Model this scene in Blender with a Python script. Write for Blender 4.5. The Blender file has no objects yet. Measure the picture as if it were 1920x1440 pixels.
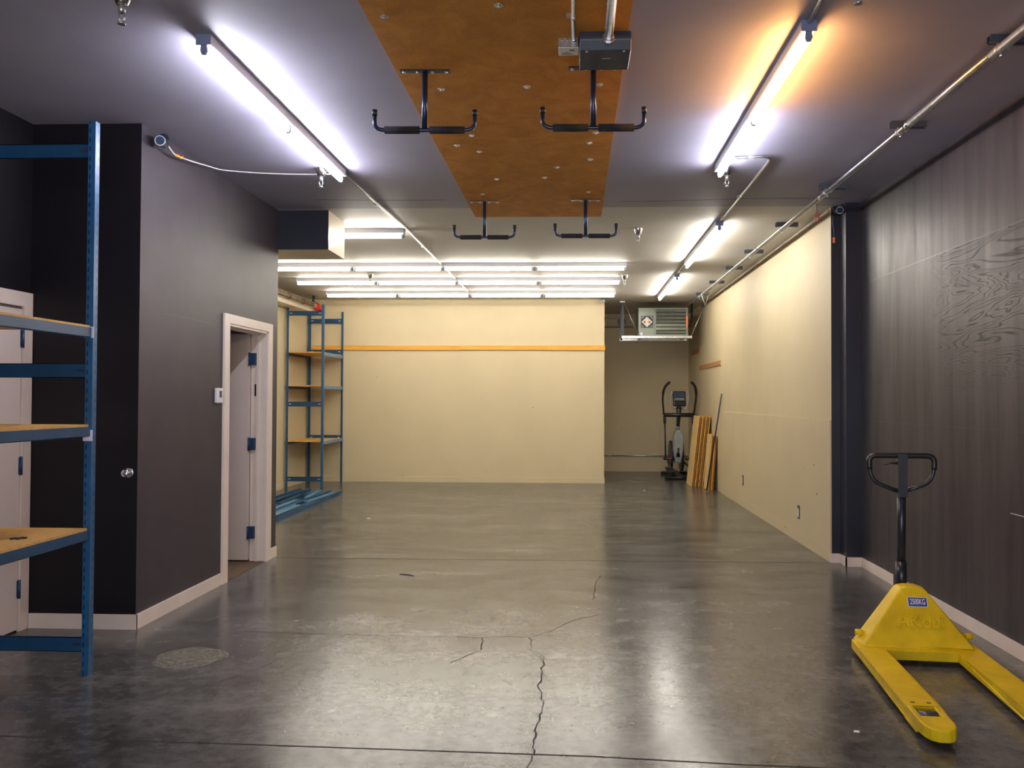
import bpy, bmesh, math, random
from mathutils import Vector, Matrix
random.seed(7)
SC = bpy.context.scene
COL = SC.collection
PI = math.pi

# ------------------------------------------------------------------ camera, world, exposure
def setup_camera():
    F, px, py, vx, vy, roll = 1550.0, 1015.0, 720.0, 1077.0, 749.0, 0.003
    yv = Vector(((vx-px)/F, -(vy-py)/F, -1.0)).normalized()
    u = Vector((roll, 1, 0)); zv = (u - yv*u.dot(yv)).normalized(); xv = yv.cross(zv)
    m = Matrix((xv, yv, zv)).to_4x4()
    m.translation = Vector((0, 0, 1.5))
    cd = bpy.data.cameras.new('camera'); cd.sensor_width = 36; cd.lens = F/1920*36
    cd.shift_x = -(px-960)/1920; cd.clip_start = .05; cd.clip_end = 100
    o = bpy.data.objects.new('camera', cd); COL.objects.link(o); o.matrix_world = m
    SC.camera = o
setup_camera()
w = bpy.data.worlds.new('world'); SC.world = w; w.use_nodes = True
w.node_tree.nodes['Background'].inputs[0].default_value = (.5, .5, .6, 1)
w.node_tree.nodes['Background'].inputs[1].default_value = 0.02
SC.view_settings.view_transform = 'Standard'; SC.view_settings.look = 'None'
SC.view_settings.exposure = 0.22; SC.view_settings.gamma = 1.0; SC.view_settings.use_curve_mapping = False
LAMP = 100.0            # radiance of the fluorescent lamps

# unseen fill light added behind the camera to brighten surfaces facing it
ld = bpy.data.lights.new('rear_fill_light', 'AREA'); ld.shape = 'RECTANGLE'; ld.size = 4.6; ld.size_y = 2.7; ld.energy = 170; ld.color = (.95, .93, 1.0)
lo = bpy.data.objects.new('rear_fill_light', ld); COL.objects.link(lo); lo.location = (-.5, -2.6, 1.36); lo.rotation_euler = (PI/2, 0, 0)

# ------------------------------------------------------------------ materials
def new_mat(name):
    m = bpy.data.materials.new(name); m.use_nodes = True
    nt = m.node_tree; b = nt.nodes['Principled BSDF']
    return m, nt, b
def N(nt, t, **kw):
    n = nt.nodes.new(t)
    for k, v in kw.items():
        if k.startswith('i_'):
            key = k[2:]; key = int(key) if key.isdigit() else key
            n.inputs[key].default_value = v
        else: setattr(n, k, v)
    return n
def coords(nt, kind='Object', scale=(1,1,1)):
    tc = N(nt, 'ShaderNodeTexCoord'); mp = N(nt, 'ShaderNodeMapping'); mp.inputs['Scale'].default_value = scale
    nt.links.new(tc.outputs[kind], mp.inputs[0]); return mp.outputs[0]
def noise(nt, vec, scale, detail=4, rough=.55, dist=0):
    n = N(nt, 'ShaderNodeTexNoise'); n.inputs['Scale'].default_value = scale; n.inputs['Detail'].default_value = detail
    n.inputs['Roughness'].default_value = rough; n.inputs['Distortion'].default_value = dist
    nt.links.new(vec, n.inputs['Vector']); return n.outputs['Fac']
def ramp(nt, fac, stops):
    r = N(nt, 'ShaderNodeValToRGB'); e = r.color_ramp.elements
    while len(e) < len(stops): e.new(.5)
    for x, (p, c) in zip(e, stops): x.position = p; x.color = (*c, 1) if len(c) == 3 else c
    nt.links.new(fac, r.inputs[0]); return r.outputs[0]
def mix(nt, fac, a, b, mode='MIX'):
    n = N(nt, 'ShaderNodeMix', data_type='RGBA', blend_type=mode)
    for s, v in ((0, fac), (6, a), (7, b)):
        if isinstance(v, (int, float)): n.inputs[s].default_value = v
        elif isinstance(v, tuple): n.inputs[s].default_value = (*v, 1)
        else: nt.links.new(v, n.inputs[s])
    return n.outputs[2]
def mth(nt, op, a, b=0.0, c=0.0):
    n = N(nt, 'ShaderNodeMath', operation=op)
    for i, v in enumerate((a, b, c)):
        if isinstance(v, (int, float)): n.inputs[i].default_value = v
        else: nt.links.new(v, n.inputs[i])
    return n.outputs[0]
def sc3(c, k): return tuple(min(1, x*k) for x in c)
def pm(name, col, rough=.5, metal=0.0, var=.15, scale=9, bump=0.0, bscale=60, spec=.5, stretch=(1,1,1)):
    m, nt, b = new_mat(name)
    v = coords(nt, 'Object', stretch)
    c = ramp(nt, noise(nt, v, scale), [(.3, sc3(col, 1-var)), (.7, sc3(col, 1+var))])
    nt.links.new(c, b.inputs['Base Color'])
    b.inputs['Roughness'].default_value = rough; b.inputs['Metallic'].default_value = metal
    b.inputs['Specular IOR Level'].default_value = spec
    if bump:
        bp = N(nt, 'ShaderNodeBump'); bp.inputs['Strength'].default_value = bump; bp.inputs['Distance'].default_value = .01
        nt.links.new(noise(nt, v, bscale, 3), bp.inputs['Height']); nt.links.new(bp.outputs[0], b.inputs['Normal'])
    return m
def emit(name, col, strength):
    m, nt, b = new_mat(name)
    b.inputs['Base Color'].default_value = (.9, .9, .9, 1)
    b.inputs['Emission Color'].default_value = (*col, 1); b.inputs['Emission Strength'].default_value = strength
    return m
M = {}
M['beige'] = pm('beige_wall_paint', (.56, .467, .296), .55, var=.035, scale=1.6, bump=.05, bscale=90)
M['beige_trim'] = pm('beige_trim_paint', (.60, .52, .40), .4, var=.04, scale=3)
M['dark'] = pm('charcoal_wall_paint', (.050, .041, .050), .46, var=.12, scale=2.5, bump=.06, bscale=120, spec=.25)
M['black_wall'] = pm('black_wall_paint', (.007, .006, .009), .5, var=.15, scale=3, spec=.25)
M['dark_trim'] = pm('black_blue_paint', (.018, .020, .032), .35, var=.1, scale=3)
M['white_trim'] = pm('off_white_trim_paint', (.80, .70, .61), .4, var=.04, scale=5)
M['white_door'] = pm('off_white_door_paint', (.74, .65, .57), .38, var=.04, scale=3)
M['office'] = pm('office_wall_paint', (.5, .46, .42), .6, var=.04)
M['office_floor'] = pm('brown_carpet', (.16, .10, .06), .9, var=.25, scale=60, bump=.4, bscale=300)
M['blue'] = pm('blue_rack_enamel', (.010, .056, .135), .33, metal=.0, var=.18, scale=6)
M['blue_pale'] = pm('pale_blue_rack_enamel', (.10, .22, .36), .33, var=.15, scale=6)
M['black'] = pm('black_plastic', (.012, .012, .014), .4, var=.2)
M['black_iron'] = pm('black_enamel', (.016, .020, .032), .3, var=.2)
M['foam'] = pm('black_foam', (.012, .012, .016), .85, var=.3, scale=80, bump=.4, bscale=200)
M['hanger'] = pm('blue_black_steel', (.035, .05, .10), .28, metal=.6, var=.2)
M['galv'] = pm('galvanised_steel', (.56, .57, .57), .32, metal=.9, var=.2, scale=30)
M['chrome'] = pm('bright_steel', (.75, .75, .78), .18, metal=1, var=.05)
M['zinc'] = pm('zinc_hardware', (.6, .6, .58), .3, metal=.85, var=.15)
M['housing'] = pm('white_enamel_housing', (.62, .61, .66), .4, var=.04)
M['endcap'] = pm('grey_blue_end_cap', (.18, .22, .34), .4, var=.1)
M['opener'] = pm('dark_grey_enamel', (.045, .055, .075), .42, var=.15, scale=6)
M['yellow'] = None
M['hinge'] = pm('navy_hinge_steel', (.03, .075, .16), .35, metal=.4, var=.2)
M['white_plastic'] = pm('white_plastic', (.75, .74, .76), .4, var=.03)
M['label'] = pm('pale_paper_label', (.72, .66, .76), .6, var=.05)
M['red'] = pm('red_enamel', (.55, .03, .02), .35, var=.15)
M['orange'] = pm('orange_label', (.9, .22, .06), .5, var=.1)
M['yellow_plastic'] = pm('yellow_plastic', (.9, .62, .02), .4, var=.1)
M['rust_pipe'] = pm('brown_painted_pipe', (.20, .13, .09), .5, var=.6, scale=14)
M['dark_gap'] = pm('dark_joint', (.02, .02, .018), .9, var=.2)
M['heater'] = pm('grey_green_enamel', (.21, .23, .19), .35, metal=.3, var=.06)
M['louver'] = pm('louver_steel', (.24, .26, .21), .35, metal=.3, var=.15)
M['ell_grey'] = pm('grey_plastic', (.30, .32, .31), .4, var=.1)
M['ell_screen'] = pm('blue_black_screen', (.02, .05, .10), .2, var=.1)
M['label_blue'] = pm('navy_sticker', (.03, .06, .26), .4, var=.05)
M['label_white'] = pm('white_sticker', (.75, .76, .85), .4, var=.04)
M['cable'] = pm('white_cable', (.8, .77, .72), .5, var=.05)
M['navy_badge'] = pm('navy_badge', (.015, .02, .05), .4, var=.1)
M['cream_badge'] = pm('cream_badge', (.82, .80, .70), .4, var=.05)
M['scrap'] = pm('white_paper', (.8, .8, .75), .7, var=.05)
M['leaf'] = pm('dry_leaf', (.05, .04, .035), .8, var=.3)
M['roller'] = pm('dark_roller', (.06, .06, .09), .35, var=.2)
M['drain'] = None
M['tan'] = pm('tan_painted_timber', (.26, .20, .13), .6, var=.15, stretch=(4, .3, 4))
M['tube_row'] = emit('warm_white_lamp', (1, .94, .80), LAMP*.41)
M['tube_back'] = emit('white_lamp', (1, .94, .83), LAMP*.85)
M['tube_cool'] = emit('cool_white_lamp', (.86, .86, 1.0), LAMP*1.0)
M['tube_warm'] = emit('orange_tinted_lamp', (1, .46, .14), LAMP*1.2)

def wood(name, c0, c1, grain=(1, 1, 1), scale=6, rough=.5, bump=.05):
    m, nt, b = new_mat(name); v = coords(nt, 'Object', grain)
    f = noise(nt, v, scale, 8, .65, .8); f2 = noise(nt, v, scale*14, 3, .6)
    c = ramp(nt, mth(nt, 'ADD', mth(nt, 'MULTIPLY', f, .72), mth(nt, 'MULTIPLY', f2, .28)), [(.32, c0), (.68, c1)])
    nt.links.new(c, b.inputs['Base Color']); b.inputs['Roughness'].default_value = rough
    b.inputs['Specular IOR Level'].default_value = .2
    bp = N(nt, 'ShaderNodeBump'); bp.inputs['Strength'].default_value = bump; bp.inputs['Distance'].default_value = .005
    nt.links.new(f2, bp.inputs['Height']); nt.links.new(bp.outputs[0], b.inputs['Normal'])
    return m
M['ply'] = wood('brown_hardboard', (.39, .148, .022), (.66, .29, .048), (1, 1, 1), 5, .75, .15)
M['chip'] = wood('particle_board', (.50, .27, .07), (.72, .45, .15), (1, 1, 1), 40, .7, .1)
M['chip_edge'] = wood('raw_board_edge', (.50, .22, .03), (.80, .42, .08), (1, 1, 6), 30, .75, .1)
M['chip_edge_dark'] = wood('dark_board_edge', (.16, .06, .012), (.34, .14, .03), (1, 1, 6), 30, .75, .1)  # darker brown for every other board edge, so the stack reads as stripes
M['chip_face'] = wood('particle_board_face', (.58, .40, .17), (.74, .54, .27), (1, 1, 1), 40, .7, .1)
M['pine'] = wood('pine_plank', (.55, .24, .03), (.80, .42, .08), (.4, 6, 6), 5, .5, .06)
M['oldwood'] = wood('old_wood_strip', (.30, .13, .05), (.52, .27, .12), (6, 1, 1), 14, .6, .1)

# slotted rack post: a column of dark slots punched in the enamel
def slotted(name, col):
    m, nt, b = new_mat(name); tc = N(nt, 'ShaderNodeTexCoord'); s = N(nt, 'ShaderNodeSeparateXYZ')
    nt.links.new(tc.outputs['Object'], s.inputs[0])
    fz = mth(nt, 'FRACT', mth(nt, 'MULTIPLY', s.outputs[2], 1/.0508))
    a = mth(nt, 'LESS_THAN', fz, .5)
    x = mth(nt, 'LESS_THAN', mth(nt, 'ABSOLUTE', mth(nt, 'SUBTRACT', mth(nt, 'ABSOLUTE', s.outputs[0]), .030)), .003)
    y = mth(nt, 'LESS_THAN', mth(nt, 'ABSOLUTE', mth(nt, 'SUBTRACT', mth(nt, 'ABSOLUTE', s.outputs[1]), .028)), .003)
    k = mth(nt, 'MULTIPLY', a, mth(nt, 'MAXIMUM', x, y))
    base = ramp(nt, noise(nt, tc.outputs['Object'], 8), [(.3, sc3(col, .8)), (.7, sc3(col, 1.25))])
    nt.links.new(mix(nt, k, base, (.004, .008, .02)), b.inputs['Base Color']); b.inputs['Roughness'].default_value = .32
    return m
M['post'] = slotted('slotted_blue_enamel', (.016, .090, .21))

def yellow_mat():
    m, nt, b = new_mat('worn_yellow_enamel'); v = coords(nt)
    base = ramp(nt, noise(nt, v, 5, 6), [(.3, (.60, .42, .006)), (.7, (.86, .63, .012))])
    wear = ramp(nt, noise(nt, v, 26, 8, .7), [(.66, (0, 0, 0)), (.72, (1, 1, 1))])
    nt.links.new(mix(nt, wear, base, (.33, .22, .02)), b.inputs['Base Color']); b.inputs['Roughness'].default_value = .45; b.inputs['Specular IOR Level'].default_value = .25
    bp = N(nt, 'ShaderNodeBump'); bp.inputs['Strength'].default_value = .05; bp.inputs['Distance'].default_value = .01
    nt.links.new(noise(nt, v, 80), bp.inputs['Height']); nt.links.new(bp.outputs[0], b.inputs['Normal'])
    return m
M['yellow'] = yellow_mat()

def floor_mat():
    m, nt, b = new_mat('polished_concrete'); v = coords(nt)
    vs = coords(nt, 'Object', (.5, 1.6, 1))
    n1 = noise(nt, vs, .8, 3, .6); n2 = noise(nt, v, 3.2, 4, .62); n3 = noise(nt, v, 14, 3, .65); n4 = noise(nt, vs, 2.4, 4, .62)
    f = mth(nt, 'ADD', mth(nt, 'MULTIPLY', n1, .34), mth(nt, 'ADD', mth(nt, 'MULTIPLY', n2, .28), mth(nt, 'MULTIPLY', n4, .38)))
    c = ramp(nt, f, [(.36, (.020, .021, .020)), (.45, (.052, .052, .050)), (.54, (.105, .104, .098)), (.63, (.18, .176, .164))])
    c = mix(nt, .35, c, ramp(nt, n3, [(.36, (.030, .030, .028)), (.64, (.17, .166, .158))]))
    nt.links.new(c, b.inputs['Base Color'])
    r = ramp(nt, mth(nt, 'ADD', mth(nt, 'MULTIPLY', n2, .5), mth(nt, 'MULTIPLY', n4, .5)), [(.35, (.19, .19, .19)), (.65, (.26, .26, .26))])
    nt.links.new(r, b.inputs['Roughness']); b.inputs['IOR'].default_value = 1.58
    vd = coords(nt, 'Object', (1.5, .7, 1)); n5 = noise(nt, vd, 15, 4, .7)
    sp = ramp(nt, mth(nt, 'ADD', mth(nt, 'MULTIPLY', n5, .6), mth(nt, 'MULTIPLY', n2, .4)), [(.36, (.30, .30, .30)), (.62, (.68, .68, .68))])
    nt.links.new(sp, b.inputs['Specular IOR Level'])
    return m
M['floor'] = floor_mat()

def drain_mat():
    m, nt, b = new_mat('dusty_swirled_plaster'); v = coords(nt)
    wv = N(nt, 'ShaderNodeTexWave', wave_type='RINGS', rings_direction='Z'); nt.links.new(v, wv.inputs[0])
    wv.inputs['Scale'].default_value = 7; wv.inputs['Distortion'].default_value = 16; wv.inputs['Detail'].default_value = 5; wv.inputs['Detail Scale'].default_value = 1.6
    f = mth(nt, 'ADD', mth(nt, 'MULTIPLY', wv.outputs['Fac'], .45), mth(nt, 'MULTIPLY', noise(nt, v, 9, 6, .7), .55))
    nt.links.new(ramp(nt, f, [(.3, (.10, .094, .076)), (.8, (.24, .22, .165))]), b.inputs['Base Color']); b.inputs['Roughness'].default_value = .5
    return m
M['drain'] = drain_mat()

def ceiling_mat():          # the front bay is painted grey, the back bay off-white; the paint changes at y = 7.5
    m, nt, b = new_mat('ceiling_paint'); tc = N(nt, 'ShaderNodeTexCoord'); s = N(nt, 'ShaderNodeSeparateXYZ')
    nt.links.new(tc.outputs['Object'], s.inputs[0])
    n1 = noise(nt, tc.outputs['Object'], 1.2, 4)
    fr = ramp(nt, n1, [(.3, (.285, .27, .33)), (.7, (.335, .32, .38))]); bk = ramp(nt, n1, [(.3, (.48, .46, .43)), (.7, (.54, .52, .48))])
    k = mth(nt, 'GREATER_THAN', s.outputs[1], 7.72)
    c = mix(nt, k, fr, bk)
    nt.links.new(c, b.inputs['Base Color']); b.inputs['Roughness'].default_value = .6
    bp = N(nt, 'ShaderNodeBump'); bp.inputs['Strength'].default_value = .06; bp.inputs['Distance'].default_value = .01
    nt.links.new(noise(nt, tc.outputs['Object'], 70, 3), bp.inputs['Height']); nt.links.new(bp.outputs[0], b.inputs['Normal'])
    return m
M['ceiling'] = ceiling_mat()

def plywood_wall_mat():     # painted plywood with the grain showing through the paint
    m, nt, b = new_mat('charcoal_painted_plywood'); v = coords(nt, 'Object', (1, .42, 2.4))
    f = noise(nt, v, 1.6, 3, .5, .5)
    rings = mth(nt, 'FRACT', mth(nt, 'MULTIPLY', f, 30))
    line = ramp(nt, rings, [(0, (1, 1, 1)), (.22, (0, 0, 0)), (.80, (0, 0, 0)), (1, (1, 1, 1))])
    tc = N(nt, 'ShaderNodeTexCoord'); s = N(nt, 'ShaderNodeSeparateXYZ'); nt.links.new(tc.outputs['Object'], s.inputs[0])
    # sheet with strong grain: y 4.2..6.1, z 1.55..2.55
    ky = N(nt, 'ShaderNodeMapRange', interpolation_type='SMOOTHSTEP'); ky.inputs[1].default_value = 6.25; ky.inputs[2].default_value = 5.75
    nt.links.new(s.outputs[1], ky.inputs[0])
    kz = N(nt, 'ShaderNodeMapRange', interpolation_type='SMOOTHSTEP'); kz.inputs[1].default_value = 1.5; kz.inputs[2].default_value = 1.85
    nt.links.new(s.outputs[2], kz.inputs[0])
    kt = mth(nt, 'LESS_THAN', s.outputs[2], 2.55)
    k = mth(nt, 'MULTIPLY', mth(nt, 'MULTIPLY', ky.outputs[0], kz.outputs[0]), kt)
    k = mth(nt, 'ADD', mth(nt, 'MULTIPLY', k, .85), .05)
    vs = coords(nt, 'Object', (1, 5, .45)); st = noise(nt, vs, 1.6, 5, .6, .3)
    base = ramp(nt, st, [(.3, (.036, .030, .036)), (.7, (.054, .046, .053))])
    c = mix(nt, mth(nt, 'MULTIPLY', k, line), base, (.022, .020, .022))
    nt.links.new(c, b.inputs['Base Color'])
    r = ramp(nt, noise(nt, vs, 2.2, 4), [(.3, (.36, .36, .36)), (.7, (.46, .46, .46))])
    nt.links.new(r, b.inputs['Roughness']); 
    spc = mth(nt, 'MULTIPLY', mth(nt, 'SUBTRACT', 1.0, mth(nt, 'MULTIPLY', mth(nt, 'MULTIPLY', line, k), .85)), mth(nt, 'ADD', .10, mth(nt, 'MULTIPLY', st, .34)))
    nt.links.new(spc, b.inputs['Specular IOR Level'])
    bp = N(nt, 'ShaderNodeBump'); bp.inputs['Strength'].default_value = .15; bp.inputs['Distance'].default_value = .01
    h = mth(nt, 'ADD', mth(nt, 'MULTIPLY', mth(nt, 'MULTIPLY', line, k), -.35), mth(nt, 'MULTIPLY', st, .15))
    nt.links.new(h, bp.inputs['Height']); nt.links.new(bp.outputs[0], b.inputs['Normal'])
    return m
M['dark_ply'] = plywood_wall_mat()

# ------------------------------------------------------------------ mesh helpers
class MB:
    def __init__(s): s.bm = bmesh.new()
    def _faces(s, vs, fs, mi=0):
        v = [s.bm.verts.new(p) for p in vs]
        for f in fs:
            try: s.bm.faces.new([v[i] for i in f]).material_index = mi
            except ValueError: pass
        return s
    def hexa(s, p, mi=0):    # p: 4 bottom (ccw), 4 top
        return s._faces(p, [(3,2,1,0), (4,5,6,7), (0,1,5,4), (1,2,6,5), (2,3,7,6), (3,0,4,7)], mi)
    def box(s, x0, x1, y0, y1, z0, z1, mi=0):
        return s.hexa([(x0,y0,z0),(x1,y0,z0),(x1,y1,z0),(x0,y1,z0),(x0,y0,z1),(x1,y0,z1),(x1,y1,z1),(x0,y1,z1)], mi)
    def obox(s, m, sx, sy, sz, mi=0):      # box centred on matrix m
        c = [(-1,-1,-1),(1,-1,-1),(1,1,-1),(-1,1,-1),(-1,-1,1),(1,-1,1),(1,1,1),(-1,1,1)]
        return s.hexa([m @ Vector((a*sx/2, b*sy/2, d*sz/2)) for a, b, d in c], mi)
    def prism(s, pts, d, mi=0):            # planar polygon (3D points) extruded by vector d
        n = len(pts); d = Vector(d); q = [Vector(p) for p in pts]
        vs = q + [p + d for p in q]
        fs = [tuple(range(n))[::-1], tuple(range(n, 2*n))] + [(i, (i+1) % n, n+(i+1) % n, n+i) for i in range(n)]
        return s._faces(vs, fs, mi)
    def tube(s, pts, r, seg=10, cap=True, mi=0, smooth=None):
        pts = [Vector(p) for p in pts]; n = len(pts); rr = r if isinstance(r, (list, tuple)) else [r]*n
        t0 = (pts[1]-pts[0]).normalized(); a = Vector((0,0,1)) if abs(t0.z) < .9 else Vector((1,0,0))
        u = t0.cross(a).normalized(); rings = []
        for i, p in enumerate(pts):
            if i == 0: t = t0
            elif i == n-1: t = (pts[i]-pts[i-1]).normalized()
            else: t = ((pts[i]-pts[i-1]).normalized() + (pts[i+1]-pts[i]).normalized()).normalized()
            u = (u - t*u.dot(t)).normalized(); v = t.cross(u)
            rings.append([s.bm.verts.new(p + (u*math.cos(2*PI*k/seg) + v*math.sin(2*PI*k/seg))*rr[i]) for k in range(seg)])
        for i in range(n-1):
            for k in range(seg):
                f = s.bm.faces.new((rings[i][k], rings[i][(k+1) % seg], rings[i+1][(k+1) % seg], rings[i+1][k])); f.smooth = True; f.material_index = mi
        if cap:
            s.bm.faces.new(rings[0][::-1]).material_index = mi; s.bm.faces.new(rings[-1]).material_index = mi
        return s
    def cyl(s, a, b, r, seg=16, mi=0): return s.tube([a, b], r, seg, True, mi)
    def bevel(s, w, seg=2):
        bmesh.ops.remove_doubles(s.bm, verts=s.bm.verts, dist=1e-6)
        bmesh.ops.bevel(s.bm, geom=list(s.bm.edges), offset=w, segments=seg, affect='EDGES', profile=.5, clamp_overlap=True); return s
    def build(s, name, mat, parent=None, loc=(0,0,0)):
        bmesh.ops.recalc_face_normals(s.bm, faces=s.bm.faces)
        me = bpy.data.meshes.new(name); s.bm.to_mesh(me); s.bm.free()
        for mm in (mat if isinstance(mat, (list, tuple)) else [mat]): me.materials.append(mm)
        o = bpy.data.objects.new(name, me); COL.objects.link(o); o.location = loc
        if parent is not None: o.parent = parent
        return o
def box(*a): return MB().box(*a)
def bez(a, b, c, n=6):       # quadratic corner
    a, b, c = Vector(a), Vector(b), Vector(c)
    return [(1-t)**2*a + 2*t*(1-t)*b + t*t*c for t in [i/n for i in range(n+1)]]
def rounded(pts, r, n=5):    # polyline with rounded corners
    pts = [Vector(p) for p in pts]; out = [pts[0]]
    for i in range(1, len(pts)-1):
        p = pts[i]; a = (pts[i-1]-p); b = (pts[i+1]-p)
        ra = min(r, a.length*.49); rb = min(r, b.length*.49)
        out += bez(p + a.normalized()*ra, p, p + b.normalized()*rb, n)
    return out + [pts[-1]]

def tag(o, label, cat, group=None, kind=None):
    o['label'] = label; o['category'] = cat
    if group: o['group'] = group
    if kind: o['kind'] = kind
    return o
def thing(name, label, cat, loc=(0,0,0), rz=0, group=None):
    o = bpy.data.objects.new(name, None); COL.objects.link(o); o.location = loc; o.rotation_euler = (0,0,rz)
    o.empty_display_size = .1
    return tag(o, label, cat, group)
def struct(o, label=None, cat=None):
    o['kind'] = 'structure'
    if label: o['label'] = label
    if cat: o['category'] = cat
    return o
def copy_tree(o, parent=None):
    c = o.copy(); COL.objects.link(c)
    if parent is not None: c.parent = parent
    for ch in list(o.children): copy_tree(ch, c)
    return c
def text_mesh(name, s, size, depth, mat, parent, mtx, align='CENTER', xs=1.0, bold=0.0):
    cu = bpy.data.curves.new(name, 'FONT'); cu.body = s; cu.size = size; cu.extrude = depth; cu.align_x = align; cu.align_y = 'CENTER'; cu.offset = bold
    t = bpy.data.objects.new(name+'_source', cu); COL.objects.link(t)
    dg = bpy.context.evaluated_depsgraph_get(); dg.update()
    me = bpy.data.meshes.new_from_object(t.evaluated_get(dg)); bpy.data.objects.remove(t); bpy.data.curves.remove(cu)
    me.name = name; me.transform(mtx @ Matrix.Diagonal((xs, 1, 1, 1))); me.materials.clear(); me.materials.append(mat)
    o = bpy.data.objects.new(name, me); COL.objects.link(o); o.parent = parent; return o

# ------------------------------------------------------------------ room shell
ZC = 3.30
fl = struct(box(-5.2, 2.9, -4.2, 17.7, -.12, 0).build('floor', M['floor']), 'polished grey concrete floor with cracks and control joints', 'floor')
def strip(pts, wdt, jag=0.0, z=.0006, name='crack', mat=None):
    mb = MB(); P = []
    for i in range(len(pts)-1):
        a, b = Vector((*pts[i], 0)), Vector((*pts[i+1], 0)); n = max(1, int((b-a).length/.035)) if jag else 1
        for k in range(n): P.append(a.lerp(b, k/n) + Vector((random.uniform(-jag, jag), random.uniform(-jag, jag), 0)))
    P.append(Vector((*pts[-1], 0)))
    vs = []
    for i, p in enumerate(P):
        t = (P[min(i+1, len(P)-1)] - P[max(i-1, 0)]).normalized(); nrm = Vector((-t.y, t.x, 0)); ww = wdt*(random.uniform(.5, 1.4) if jag else 1)/2
        vs.append((p+nrm*ww, p-nrm*ww))
    for (a, b), (c, d) in zip(vs[:-1], vs[1:]):
        mb._faces([(a.x,a.y,z),(b.x,b.y,z),(d.x,d.y,z),(c.x,c.y,z)], [(0,1,2,3)])
    return mb.build(name, mat or M['dark_gap'], fl)
strip([(-3.57, 3.625), (-2.54, 3.592), (.06, 3.51), (.70, 3.46), (2.585, 3.385)], .010, name='control_joint')
strip([(-2.8, 7.70), (2.38, 7.765)], .010, name='control_joint')
strip([(-.159, 3.51), (-.179, 3.666), (-.154, 3.956), (-.148, 4.081), (-.18, 4.335), (-.176, 4.6), (-.165, 4.848), (-.218, 4.938)], .0065, .009)
strip([(-.548, 4.962), (-.571, 5.206), (-.434, 5.244), (-.275, 5.237), (-.252, 4.95)], .006, .007)
strip([(-.275, 5.237), (-.157, 5.368), (.005, 5.664), (.189, 5.82)], .006, .007)
strip([(.151, 6.239), (.175, 6.804), (.229, 7.073)], .006, .007)
strip([(-.17, 3.50), (-.19, 3.30), (-.16, 3.1)], .005, .007)
strip([(-1.9, 4.3), (-1.75, 4.5), (-1.70, 4.72), (-1.55, 4.9), (-1.48, 5.05)], .003, .004)
strip([(-.57, 5.21), (-1.1, 5.22), (-1.7, 5.24), (-2.1, 5.27)], .004, .002)
strip([(-.548, 4.962), (-.62, 4.85), (-.70, 4.70)], .005, .005)

ce = struct(box(-5.2, 2.9, -4.2, 17.7, ZC, ZC+.12).build('ceiling', M['ceiling']), 'ceiling, grey over the front bay and off-white behind', 'ceiling')
mb = MB()
for i in range(24):
    x0 = -2.35 + i*.197; wob = lambda x: 7.42 + .05*math.sin(x*1.3+.6) + .03*math.sin(x*3.1)
    x1 = x0+.197
    if x1 > -1.0 and x0 < .27: continue
    mb._faces([(x0, wob(x0), ZC-.001), (x1, wob(x1), ZC-.001), (x1, wob(x1)+.012, ZC-.001), (x0, wob(x0)+.012, ZC-.001)], [(0,1,2,3)])
mb.build('ceiling_seam', M['dark_gap'], ce)

# left: office block with an open doorway
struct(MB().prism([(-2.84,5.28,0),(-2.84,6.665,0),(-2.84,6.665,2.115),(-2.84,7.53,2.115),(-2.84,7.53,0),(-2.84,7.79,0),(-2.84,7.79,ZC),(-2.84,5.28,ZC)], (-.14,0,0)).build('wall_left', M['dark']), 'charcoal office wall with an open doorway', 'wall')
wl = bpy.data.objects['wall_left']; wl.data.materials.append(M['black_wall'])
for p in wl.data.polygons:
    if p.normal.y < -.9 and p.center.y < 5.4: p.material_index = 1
MB().box(-2.8405, -2.8396, 5.6, 6.56, 2.083, 2.087).build('panel_seam', M['dark_trim'], wl)
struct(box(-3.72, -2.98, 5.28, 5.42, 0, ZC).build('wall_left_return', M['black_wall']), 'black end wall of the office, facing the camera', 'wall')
struct(box(-3.72, -3.57, -4.1, 5.28, 0, ZC).build('wall_left_near', M['black_wall']), 'charcoal side wall behind the rack', 'wall')
struct(box(-5.1, -2.98, 7.65, 7.79, 0, ZC).build('wall_office_back', M['office']))
struct(box(-4.55, -4.45, 5.42, 7.65, 0, ZC).build('wall_office_left', M['office']))
struct(box(-4.5, -3.72, 5.32, 5.42, 0, ZC).build('wall_office_front', M['office']))
struct(box(-4.45, -2.845, 5.42, 7.65, 0, .006).build('trim_1', M['office_floor']), 'brown carpet edge inside the office doorway', 'threshold')
struct(box(-5.1, -4.85, 7.79, 14.86, 0, ZC).build('wall_left_far', M['beige']), 'beige side wall behind the far rack', 'wall')
struct(box(-5.1, .535, 14.86, 17.5, 0, ZC).build('wall_back', M['beige']), 'wide beige back wall', 'wall')
struct(box(.535, 2.6, 17.4, 17.55, 0, ZC).build('wall_alcove', M['beige']), 'dim beige wall at the end of the recess', 'wall')
wr = struct(box(2.385, 2.75, 7.78, 17.5, 0, ZC).build('wall_right_far', [M['beige'], M['dark_trim']]), 'long beige right wall', 'wall')
for p in wr.data.polygons:
    if p.normal.y < -.9: p.material_index = 1
struct(box(2.372, 2.385, 7.78, 13.5, 0, 1.315).build('wall_right_lower', [M['beige'], M['dark_trim']]), 'raised lower panel of the beige right wall', 'wall')
wrl = bpy.data.objects['wall_right_lower']
for y in (9.75, 11.55): MB().box(2.3715, 2.3723, y, y+.006, .12, 1.30).build('panel_seam', M['beige_trim'], wrl)
MB().box(2.3712, 2.3725, 7.8, 13.5, .118, .122).build('panel_seam', M['beige_trim'], wrl)
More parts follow.
